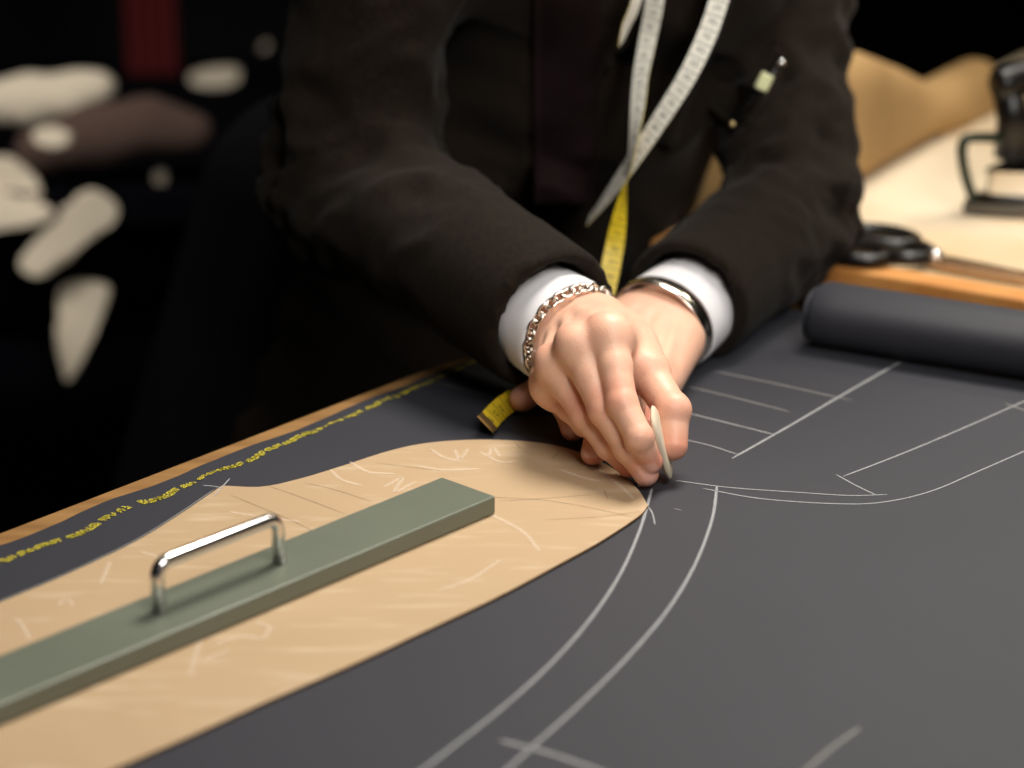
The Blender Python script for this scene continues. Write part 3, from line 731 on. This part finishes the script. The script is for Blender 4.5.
nr = nail_faces(Vr, Qr, rf[1][3], rf[1][2], (rf[1][1] - (rf[1][0] + rf[1][2]) / 2), .0056, .0060) | nail_faces(Vr, Qr, rf[0][3], rf[0][2], (rf[0][1] - (rf[0][0] + rf[0][2]) / 2), .0055, .006)
nl = nail_faces(Vl, Ql, lf[1][3] - Vv(0, .0005, 0), lf[1][2], Vv(-.1, -.3, 1), .0060, .0062) | nail_faces(Vl, Ql, lf[0][3], lf[0][2], Vv(-.2, -.2, 1), .0055, .006) | nail_faces(Vl, Ql, lt[3], lt[2], Vv(-.1, -.3, 1), .0068, .007)
V = np.concatenate([Vr, Vl, Vb]); Q = np.concatenate([Qr, Ql + len(Vr), Qb + len(Vr) + len(Vl)])
me = mesh_np('person', V, Q, [M['skin'], M['nail']])
at_ = me.attributes.new('blush', 'FLOAT', 'POINT'); at_.data.foreach_set('value', np.concatenate([br, bl, np.full(len(Vb), .15)]).astype(np.float32))
mi = np.zeros(len(Q), np.int32); mi[:len(Qr)][nr] = 1; mi[len(Qr):len(Qr) + len(Ql)][nl] = 1
if len(me.polygons) == len(mi): me.polygons.foreach_set('material_index', mi)
person = link('person', me)
tag(person, 'person in a dark brown suit jacket bending over the table, one hand marking with chalk', 'person')

# ---- jacket
def fold_field(V, segs):
    """outward displacement: creases running across the limb, strongest round the elbow"""
    out = np.zeros(len(V)); best = np.full(len(V), 9.)
    for a, b_, s0_, amp0, amp1 in segs:
        a_, d = np.array(a[:]), np.array((b_ - a)[:]); L = np.linalg.norm(d); d = d / L
        t = (V - a_) @ d; tc = np.clip(t, 0, L); r = V - a_ - tc[:, None] * d; dist = np.linalg.norm(r, axis=1)
        m = dist < best; best[m] = dist[m]
        e1_ = np.cross(d, [0, 0, 1]); e1_ /= np.linalg.norm(e1_); e2_ = np.cross(d, e1_)
        ang = np.arctan2(r @ e2_, r @ e1_)
        for i in np.nonzero(m)[0]:
            A = amp0 + (amp1 - amp0) * tc[i] / L
            n1 = mnoise.noise(Vector(((s0_ + t[i]) * 17, math.cos(ang[i]) * 1.1, math.sin(ang[i]) * 1.1)))
            n2 = mnoise.noise(Vector(((s0_ + t[i]) * 40 + math.sin(ang[i]) * .8, math.cos(ang[i]) * 1.6 + 7, math.sin(ang[i]) * 1.6)))
            n3 = mnoise.noise(Vector(V[i]) * 9)
            out[i] = A * ((1 - abs(n1) * 2.4) * .7 + (1 - abs(n2) * 2.2) * .35 + n3 * .6 - .62)
    return out
def vnormals(V, Q):
    n = np.cross(V[Q[:, 2]] - V[Q[:, 0]], V[Q[:, 3]] - V[Q[:, 1]]); N_ = np.zeros_like(V)
    for c in range(4): np.add.at(N_, Q[:, c], n)
    return N_ / np.maximum(np.linalg.norm(N_, axis=1), 1e-9)[:, None]
rdir = (RW_ - RE).normalized(); ldir = (LW_ - LE).normalized()
RSe = RW_ - rdir * .024; LSe = LW_ - ldir * .034              # sleeve ends
g = Grid((-.40, 1.25, T - .28), (.42, 2.16, T + .47), .0055); f = g.full()
cone(g, f, chest + Vv(-.015, 0, 0), belly + Vv(-.002, 0, 0), .145, .152, .05); cone(g, f, belly + Vv(-.01, 0, 0), hips + Vv(-.02, 0, -.10), .140, .17, .06)
cone(g, f, chest, neck - Z * .035, .11, .075, .05)
cone(g, f, SR, chest, .066, .10, .05); cone(g, f, SL, chest, .062, .10, .05)
cone(g, f, SR, RE + Vv(0, 0, .002), .066, .054, .03); cone(g, f, RE + Vv(0, 0, .002), RSe, .054, .0465, .028)
cone(g, f, SL, LE + Vv(0, 0, .004), .054, .046, .02); cone(g, f, LE + Vv(0, 0, .002), LSe, .045, .0430, .028)
cone(g, f, hips + Vv(-.02, 0, -.02), hips + Vv(-.13, -.06, -.18), .15, .13, .06)                     # skirt of the jacket
# cut the sleeve ends flat and hollow
def cut_end(f, g, p, d):
    sl, P = g.block(np.array(p[:]) - .09, np.array(p[:]) + .09)
    v = ((P[0] - p.x) * d.x + (P[1] - p.y) * d.y + (P[2] - p.z) * d.z)
    rr = np.sqrt((P[0] - p.x) ** 2 + (P[1] - p.y) ** 2 + (P[2] - p.z) ** 2)
    blk = f[sl]; blk[...] = np.where(rr < .075, np.maximum(blk, v), blk)
cut_end(f, g, RSe, rdir); cut_end(f, g, LSe, ldir)
cone(g, f, RSe - rdir * .025, RSe + rdir * .03, .036, .0375, .003, sign=-1); cone(g, f, LSe - ldir * .025, LSe + ldir * .03, .034, .0355, .003, sign=-1)
V, Q = nets(g, f); V = relax(V, Q, 2)
dsp = fold_field(V, [(SR, RE, 0, .005, .015), (RE, RSe.lerp(RE, .25), .28, .016, .0006), (RSe.lerp(RE, .25), RSe, .5, .0002, .0002), (SL, LE, 3, .008, .015), (LE, LSe.lerp(LE, .3), 3.3, .013, .0006), (LSe.lerp(LE, .3), LSe, 3.5, .0002, .0002), (chest, hips, 7, .006, .006)])
V = V + vnormals(V, Q) * dsp[:, None]
V[:, 2] = np.where((V[:, 2] < T + .002) & (((V - np.array(e1[:])) @ np.array(en[:])) > -.01), np.maximum(V[:, 2], T + .002), V[:, 2])
jk = link('jacket', mesh_np('jacket', V, Q, [M['jacket']]), person); jk['label'] = 'dark brown wool suit jacket'

from mathutils.bvhtree import BVHTree
toc = Vector((0, -.94, .1)).normalized()
jbvh = BVHTree.FromPolygons([tuple(v) for v in V], [tuple(int(i) for i in q_) for q_ in Q])
def outside(p, gap):
    hit = jbvh.find_nearest(p)
    if hit[0] is None: return p
    d = (p - hit[0]).dot(hit[1])
    return hit[0] + hit[1] * gap if d < gap else p
def drape(p, gap):
    hit = jbvh.ray_cast(p + toc * .5, -toc)
    if hit[0] is None or (hit[0] - p).dot(toc) > .045: return p
    return hit[0] + toc * gap
# hanging front panels / lapels
def panel(name, pts, w0, w1, m, parent, nrm, th=.004):
    P = spline(pts, 8); n = len(P); mb = MB(); cols = 7; grid_ = []
    for i, p in enumerate(P):
        t = i / (n - 1); w = w0 + (w1 - w0) * t; row = []
        tn = (P[min(i + 1, n - 1)] - P[max(i - 1, 0)]).normalized(); s = tn.cross(nrm).normalized()
        for c in range(cols):
            u = c / (cols - 1) - .5; row.append(drape(p + s * u * w, .006 + .004 * math.cos(u * math.pi)))
        grid_.append(row)
    vs = [v for r in grid_ for v in r] + [v - nrm * th for r in grid_ for v in r]; k = n * cols; fs = []
    for i in range(n - 1):
        for c in range(cols - 1):
            a = i * cols + c; fs.append((a, a + 1, a + cols + 1, a + cols)); fs.append((k + a, k + a + cols, k + a + cols + 1, k + a + 1))
    for i in range(n - 1):
        for c in (0, cols - 1): a = i * cols + c; fs.append((a, a + cols, k + a + cols, k + a))
    for c in range(cols - 1):
        for i in (0, n - 1): a = i * cols + c; fs.append((a, a + 1, k + a + 1, k + a))
    mb.add(vs, fs); o = mb.build(name, m, parent, smooth=True); return o
panel('lapel', [at(640, -330, 1.53), at(590, -220, 1.53), at(573, -110, 1.53), at(569, -20, 1.53), at(568, 100, 1.535), at(568, 160, 1.55), at(567, 205, 1.57)], .044, .046, M['lapel'], jk, toc)['label'] = 'dark aubergine hanging lapel and front edge'
panel('lapel', [at(700, -330, 1.55), at(745, -220, 1.56), at(745, -110, 1.57), at(712, 20, 1.6), at(668, 150, 1.62)], .03, .012, M['jacket'], jk, toc)
# breast pocket with clip and pen stay on the jacket's left side
wv = MB(); pa, pb = at(728, 128, 1.60), at(790, 62, 1.60)
o = panel('pocket_welt', [at(722, 118, 1.63), at(752, 88, 1.625), at(786, 56, 1.625)], .020, .020, M['jacket'], jk, toc)

# waistcoat under the jacket
g = Grid((-.12, 1.50, T - .16), (.24, 2.0, T + .40), .008); f = g.full()
cone(g, f, chest + toc * .040, belly + toc * .03 + Vv(-.02, 0, 0), .10, .10, .03)
V, Q = nets(g, f); wc = link('waistcoat', mesh_np('waistcoat', relax(V, Q, 2), Q, [M['knit']]), person)
# trousers
g = Grid((-.62, 1.55, .04), (.20, 2.25, T + .12), .010); f = g.full()
cone(g, f, hips, hips - Z * .06, .145, .15, .04)
for h_, k_, ft in ((RH_, RK, RF), (LH_, LK, LF_)):
    cone(g, f, h_, k_, .115, .085, .05); cone(g, f, k_, ft + Z * .09, .085, .072, .03)
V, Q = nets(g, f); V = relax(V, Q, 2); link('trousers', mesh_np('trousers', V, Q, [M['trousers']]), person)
for ft in (RF, LF_):
    g = Grid((ft.x - .09, ft.y - .22, 0), (ft.x + .22, ft.y + .1, .14), .005); f = g.full(); dd = Vv(.62, -.78, 0)
    cone(g, f, Vv(ft.x, ft.y, .045), Vv(ft.x, ft.y, .09), .042, .045, .02); cone(g, f, Vv(ft.x, ft.y, .034), Vv(ft.x, ft.y, .034) + dd * .17, .034, .032, .02, )
    V, Q = nets(g, f); V[:, 2] = np.maximum(V[:, 2], .004); link('shoe', mesh_np('shoe', V, Q, [M['black']]), person)
for sg in (1, -1):
    c = head + face * .062 + hup * .012 + hs * .031 * sg; m = MB()
    m.tube([c + face * (.0125 * math.cos(a)) for a in [math.pi * k / 12 for k in range(12, -1, -1)]], [max(.0004, .0125 * math.sin(math.pi * k / 12)) for k in range(12, -1, -1)], 20)
    m.build('eye', M['shirt'], person, smooth=True)
# hair
g = Grid((.02, 1.42, T + .36), (.36, 1.78, T + .68), .006); f = g.full()
cone(g, f, head + hup * .042 - face * .022, head + hup * .04, .088, .080, .02); cone(g, f, head - face * .03 + hup * .01, head - face * .035 - hup * .03, .080, .055, .02)
V, Q = nets(g, f); link('hair', mesh_np('hair', V, Q, [M['hair']]), person)

# ---- shirt cuffs
def loft_cuff(c0, c1, wax, thick_axis, rw0, rt0, rw1, rt1, name, label):
    mb = MB(); n = 56; th = .0016; rings = []
    axis = (c1 - c0).normalized(); wa = (wax - axis * wax.dot(axis)).normalized(); ta = axis.cross(wa)
    prof = [(0, 0, 1), (.3, .0002, 1), (.6, .0003, 1), (.9, .0003, 1), (.97, 0, 1), (1.0, -.0006, 1), (1.0, -.0014, 1), (.97, -.0022, 1), (.5, -.0024, 1), (0, -.0024, 1)]
    for u, dr, _ in prof:
        c = c0.lerp(c1, u); rw_ = rw0 + (rw1 - rw0) * u + dr; rt_ = rt0 + (rt1 - rt0) * u + dr
        rings.append([c + wa * (rw_ * math.cos(2 * math.pi * j / n)) + ta * (rt_ * math.sin(2 * math.pi * j / n)) for j in range(n)])
    vs = [v for r in rings for v in r]; k = len(rings)
    fs = [(i * n + j, i * n + (j + 1) % n, (i + 1) * n + (j + 1) % n, (i + 1) * n + j) for i in range(k - 1) for j in range(n)]
    mb.add(vs, fs); o = mb.build(name, M['shirt'], person, smooth=True); o['label'] = label; return wa, ta, axis
rwc = (rw + rup * .1).normalized()
RA = loft_cuff(RW_ - rdir * .060 - Z * .003, RW_ - rdir * .011 - Z * .001, rwc, None, .0325, .0280, .0350, .0295, 'shirt_cuff', 'white shirt cuff on the arm holding the chalk')
lwc = (lw + Vv(0, 0, -.35)).normalized()
LA = loft_cuff(LW_ - ldir * .060 - Z * .003, LW_ - ldir * .012 - Z * .004 - Vv(.001, 0, 0), lwc, None, .0325, .0280, .0345, .0300, 'shirt_cuff', 'white shirt cuff on the arm pressing the pattern')
# ---- collar
mb = MB(); cx = neck + Z * .02; nd = (head - neck).normalized(); u_ = nd.orthogonal().normalized(); v_ = nd.cross(u_); rings = []
for z_, r_ in ((-.03, .072), (0, .066), (.022, .064), (.023, .068), (0, .076), (-.012, .082)):
    rings.append([cx + nd * z_ + u_ * r_ * math.cos(2 * math.pi * j / 40) + v_ * r_ * math.sin(2 * math.pi * j / 40) for j in range(40)])
mb.add([v for r in rings for v in r], [(i * 40 + j, i * 40 + (j + 1) % 40, (i + 1) * 40 + (j + 1) % 40, (i + 1) * 40 + j) for i in range(5) for j in range(40)])
mb.build('shirt_collar', M['shirt'], person, smooth=True)

# ================================================================== BRACELETS
wa, ta, ax_ = RA; ring_n = (ax_ + wa * .05).normalized(); bc = RW_ - rdir * .006
chain = empty('chain_bracelet', bc); tag(chain, 'silver chain bracelet around the wrist of the hand holding chalk', 'bracelet')
nl_ = 34
def ell(a, rw_=.0325, rt_=.0268, c=bc, w_=wa, t_=ta, x_=ax_): return c + w_ * rw_ * math.cos(a) + t_ * rt_ * math.sin(a) + x_ * (.003 * math.sin(a * 2 + 1))
for i in range(nl_):
    a = 2 * math.pi * i / nl_; p = ell(a); t = (ell(a + .05) - ell(a - .05)).normalized(); rad_ = (p - bc); rad_ = (rad_ - t * rad_.dot(t)).normalized()
    bi = t.cross(rad_); s1 = (bi if i % 2 else rad_); s1 = (s1 + (rad_ if i % 2 else bi) * .45).normalized()
    mb = MB(); mb.tube([p + t * .0042 * math.cos(b_) + s1 * .0027 * math.sin(b_) for b_ in [2 * math.pi * k / 14 for k in range(14)]], .00095, 8, closed=True)
    mb.build('link', M['silver'], chain, smooth=True)
wa2, ta2, ax2 = LA; bc2 = LW_ - ldir * .002 - Z * .002
mb = MB(); n = 72; rings = []
prof = [(-.0062, 0), (-.0056, .0007), (0, .0009), (.0056, .0007), (.0062, 0), (.0056, -.0006), (0, -.0008), (-.0056, -.0006)]
for j in range(n):
    a = 2 * math.pi * j / n; dirv = wa2 * math.cos(a) + ta2 * math.sin(a); p = bc2 + wa2 * .0335 * math.cos(a) + ta2 * .0275 * math.sin(a)
    rings.append([p + ax2 * u + dirv * v for u, v in prof])
k = len(prof); mb.add([v for r in rings for v in r], [(j * k + i, ((j + 1) % n) * k + i, ((j + 1) % n) * k + (i + 1) % k, j * k + (i + 1) % k) for j in range(n) for i in range(k)])
bang = mb.build('bangle', M['silver'], smooth=True); tag(bang, 'flat polished silver bangle around the wrist of the lower hand', 'bracelet')

# ================================================================== TAILOR'S CHALK in the pinch
A_ = at(652, 424, 1.192); B_ = on(671, 487, .0012); B_.z = ZC + .0006
ua = (B_ - A_).normalized(); dep = Vector((.10, .95, .0)); dep = (dep - ua * dep.dot(ua)).normalized(); nn_ = ua.cross(dep)
mb = MB(); cen = (A_ + B_) / 2 + dep * .013; R_ = (B_ - A_).length / 2; n = 40; outl = []
for j in range(n):
    a = 2 * math.pi * j / n; c, s = math.cos(a), math.sin(a); e = 3.2
    outl.append((math.copysign(abs(c) ** (2 / e), c) * R_, math.copysign(abs(s) ** (2 / e), s) * .014))
vs = []
lay = [(-.0021, .80), (-.0012, .95), (0, 1.0), (.0012, .95), (.0021, .80)]
for z_, k_ in lay: vs += [cen + ua * u * k_ + dep * v * k_ + nn_ * z_ for u, v in outl]
fs = [(i * n + j, i * n + (j + 1) % n, (i + 1) * n + (j + 1) % n, (i + 1) * n + j) for i in range(4) for j in range(n)] + [tuple(range(n))[::-1], tuple(4 * n + j for j in range(n))]
mb.add(vs, fs); ch = mb.build('tailor_chalk', M['tailor'], smooth=True); tag(ch, 'thin cream slab of tailor chalk pinched between thumb and forefinger', 'chalk')

# ================================================================== TAPE MEASURE round the neck
view = Vector((0, math.cos(PITCH), -math.sin(PITCH)))
def ribbon(name, pts, parent=None, width=.0128, start=60, text=True, flip=1):
    """pts: (world point, turn in degrees from facing the camera)"""
    P = spline([p for p, a in pts], 12); An = [v.x for v in spline([Vector((a, 0, 0)) for p, a in pts], 12)]
    n = len(P)
    for _ in range(2): P = [outside(p, .005) if p.z > T + .12 else p for p in P]
    fr = []; Ls = [0]
    for i in range(n):
        t = (P[min(i + 1, n - 1)] - P[max(i - 1, 0)]).normalized(); face_ = (view - t * view.dot(t)).normalized(); s = t.cross(face_)
        a = math.radians(An[i]); w = s * math.cos(a) + face_ * math.sin(a); nr_ = (w.cross(t)).normalized()
        fr.append((P[i], t, w, nr_))
        if i: Ls.append(Ls[-1] + (P[i] - P[i - 1]).length)
    mb = MB(); th = .0004
    vs = []
    for p, t, w, nr_ in fr: vs += [p - w * width / 2 + nr_ * th / 2, p + w * width / 2 + nr_ * th / 2, p - w * width / 2 - nr_ * th / 2, p + w * width / 2 - nr_ * th / 2]
    a_, b_ = [], []
    for i in range(n - 1):
        o = 4 * i; a_.append((o, o + 1, o + 5, o + 4)); b_.append((o + 2, o + 6, o + 7, o + 3)); b_.append((o, o + 4, o + 6, o + 2)); b_.append((o + 1, o + 3, o + 7, o + 5))
    mb.add(vs, a_, 0); k = len(mb.v) - len(vs); mb.f += b_; mb.m += [1] * len(b_)
    def place(u, v, side):
        u = min(max(u, 0), Ls[-1] - 1e-5); i = max(j for j in range(n - 1) if Ls[j] <= u); q_ = (u - Ls[i]) / max(Ls[i + 1] - Ls[i], 1e-9)
        p = fr[i][0].lerp(fr[i + 1][0], q_); w = fr[i][2].lerp(fr[i + 1][2], q_).normalized(); nr_ = fr[i][3].lerp(fr[i + 1][3], q_).normalized()
        return p + w * v + nr_ * side * (th / 2 + .00012)
    if text:
        step = .01; u = .004; num = start
        while u < Ls[-1] - .01:
            for side in (1, -1):
                h_ = width * .5
                def quad(u0, u1, v0, v1): mb.add([place(u0, v0, side), place(u1, v0, side), place(u1, v1, side), place(u0, v1, side)], [(0, 1, 2, 3)], 2)
                quad(u, u + .0005, -h_, h_)
                quad(u + .005, u + .0053, -h_, -h_ * .45)
                tc_ = glyph(str(num))
                for poly in tc_[1]:
                    mb.add([place(u + .0028 + tc_[0][i_][1] * .0052, -.0002 + side * (tc_[0][i_][0] * .0052), side) for i_ in poly], [tuple(range(len(poly)))], 2)
            u += step; num -= 1
            if num < 1: num = 60
    return mb.build(name, [M['tape_white'], M['tape_yellow'], M['ink']], parent), fr
_g = {}
def glyph(s):
    if s not in _g:
        cu = bpy.data.curves.new('t', 'FONT'); cu.body = s; cu.size = 1; cu.align_x = 'CENTER'; cu.resolution_u = 2
        ob = bpy.data.objects.new('t', cu); me_ = ob.to_mesh(); _g[s] = ([tuple(v.co[:2]) for v in me_.vertices], [tuple(p.vertices) for p in me_.polygons])
        ob.to_mesh_clear(); bpy.data.objects.remove(ob); bpy.data.curves.remove(cu)
    return _g[s]
tp = [(at(486, 424, 1.279), -4), (at(500, 409, 1.305), -2), (at(518, 396, 1.327), 6), (at(545, 376, 1.362), 16), (at(580, 340, 1.42), 10), (at(600, 305, 1.445), 0), (at(607, 285, 1.455), 0), (at(614, 250, 1.47), -12), (at(620, 215, 1.48), -45), (at(625, 190, 1.49), -75),
      (at(629, 172, 1.495), -100), (at(634, 140, 1.51), -115), (at(638, 105, 1.525), -135), (at(641, 75, 1.54), -142), (at(648, 38, 1.55), -155), (at(655, 0, 1.545), -165), (at(661, -60, 1.535), -172),
      (at(664, -120, 1.54), -178), (q(.085, 1.67, .41), -180), (q(.115, 1.745, .45), -180), (q(.175, 1.75, .45), -180), (q(.205, 1.68, .40), -180), (at(750, -80, 1.53), -180),
      (at(726, -20, 1.52), -182), (at(709, 30, 1.515), -186), (at(688, 75, 1.51), -196), (at(660, 120, 1.51), -208), (at(632, 162, 1.515), -222), (at(608, 196, 1.525), -238), (at(588, 221, 1.535), -256)]
tape, fr = ribbon('tape_measure', tp, start=58)
tag(tape, 'tape measure, white one side and yellow the other, hung round the neck', 'tape measure')
p, t, w, nr_ = fr[0]; mb = MB(); mb.box(p + t * .003, .007, .0136, .0012, (t, w, nr_)); o = mb.build('metal_tip', M['brass'], tape); o['label'] = 'small brass end tip'
ribbon('tape_fold', [(at(642, -24, 1.52), -130), (at(635, 5, 1.52), -120), (at(627, 25, 1.522), -115), (at(621, 44, 1.525), -100)], tape, text=False)

# ================================================================== PEN AND CLIP in the breast pocket
pr = empty('pocket_pen', at(760, 95, 1.60)); tag(pr, 'thin black pen with a pale clip lying across the breast pocket', 'pen')
mb = MB(); a, c = at(733, 124, 1.585), at(780, 64, 1.585); mb.tube([a, a.lerp(c, .05), a.lerp(c, .95), c], [.001, .0032, .0036, .002], 14); mb.build('barrel', M['black'], pr, smooth=True)
mb = MB(); p1, p2 = at(760, 90, 1.575), at(768, 74, 1.575); d = (p2 - p1).normalized(); mb.box((p1 + p2) / 2, (p2 - p1).length, .0095, .005, (d, d.cross(toc).normalized(), toc)); mb.build('clip', M['clip_plastic'], pr, bevel=.0015)
mb = MB(); c0 = at(781, 62, 1.577); mb.tube([c0, c0 - toc * -.003, c0 + toc * .004], [.0028, .0028, .0015], 14); mb.build('end_stud', M['steel'], pr, smooth=True)
mb = MB(); c0 = at(732, 124, 1.577); mb.tube([c0, c0 + toc * .003, c0 + toc * .004], [.0024, .0024, .0012], 14); mb.build('end_stud', M['brass'], pr, smooth=True)

# ================================================================== LIGHT
def area(name, loc, target, sx, sy, power, col):
    l = bpy.data.lights.new(name, 'AREA'); l.shape = 'RECTANGLE'; l.size = sx; l.size_y = sy; l.energy = power; l.color = col
    o = bpy.data.objects.new(name, l); C.objects.link(o); o.location = loc
    o.rotation_euler = (Vector(target) - Vector(loc)).to_track_quat('-Z', 'Y').to_euler(); return o
area('work_lamp', (.40, 1.75, 2.50), (.05, 1.18, T), .6, .6, 8.5, (1, .93, .85)).data.spread = math.radians(80)
area('front_fill', (.55, .15, 2.3), (.05, 1.2, T), .8, .8, 3.9, (1, .96, .92)).data.spread = math.radians(75)  # added fill from the camera side, no window behind it
area('chest_fill', (.45, -.15, 2.0), (.15, 1.52, 1.26), .3, .3, .65, (1, .96, .9)).data.spread = math.radians(30)  # added fill to brighten the tape and chest
area('side_lamp', (1.0, 2.1, 1.95), (.50, 1.90, T), .25, .25, 1.3, (1, .90, .74)).data.spread = math.radians(70)
area('bench_fill', (-.85, 1.45, 2.1), (-.62, 2.6, .65), .4, .4, 3.1, (1, .95, .88)).data.spread = math.radians(60)  # added to brighten the linen and garments at the back left
w = bpy.data.worlds.new('world'); bpy.context.scene.world = w; w.use_nodes = True
w.node_tree.nodes['Background'].inputs[0].default_value = (.02, .022, .03, 1); w.node_tree.nodes['Background'].inputs[1].default_value = .3
vs_ = bpy.context.scene.view_settings; vs_.view_transform = 'Standard'; vs_.look = 'None'; vs_.gamma = 1; vs_.exposure = 0; vs_.use_curve_mapping = False
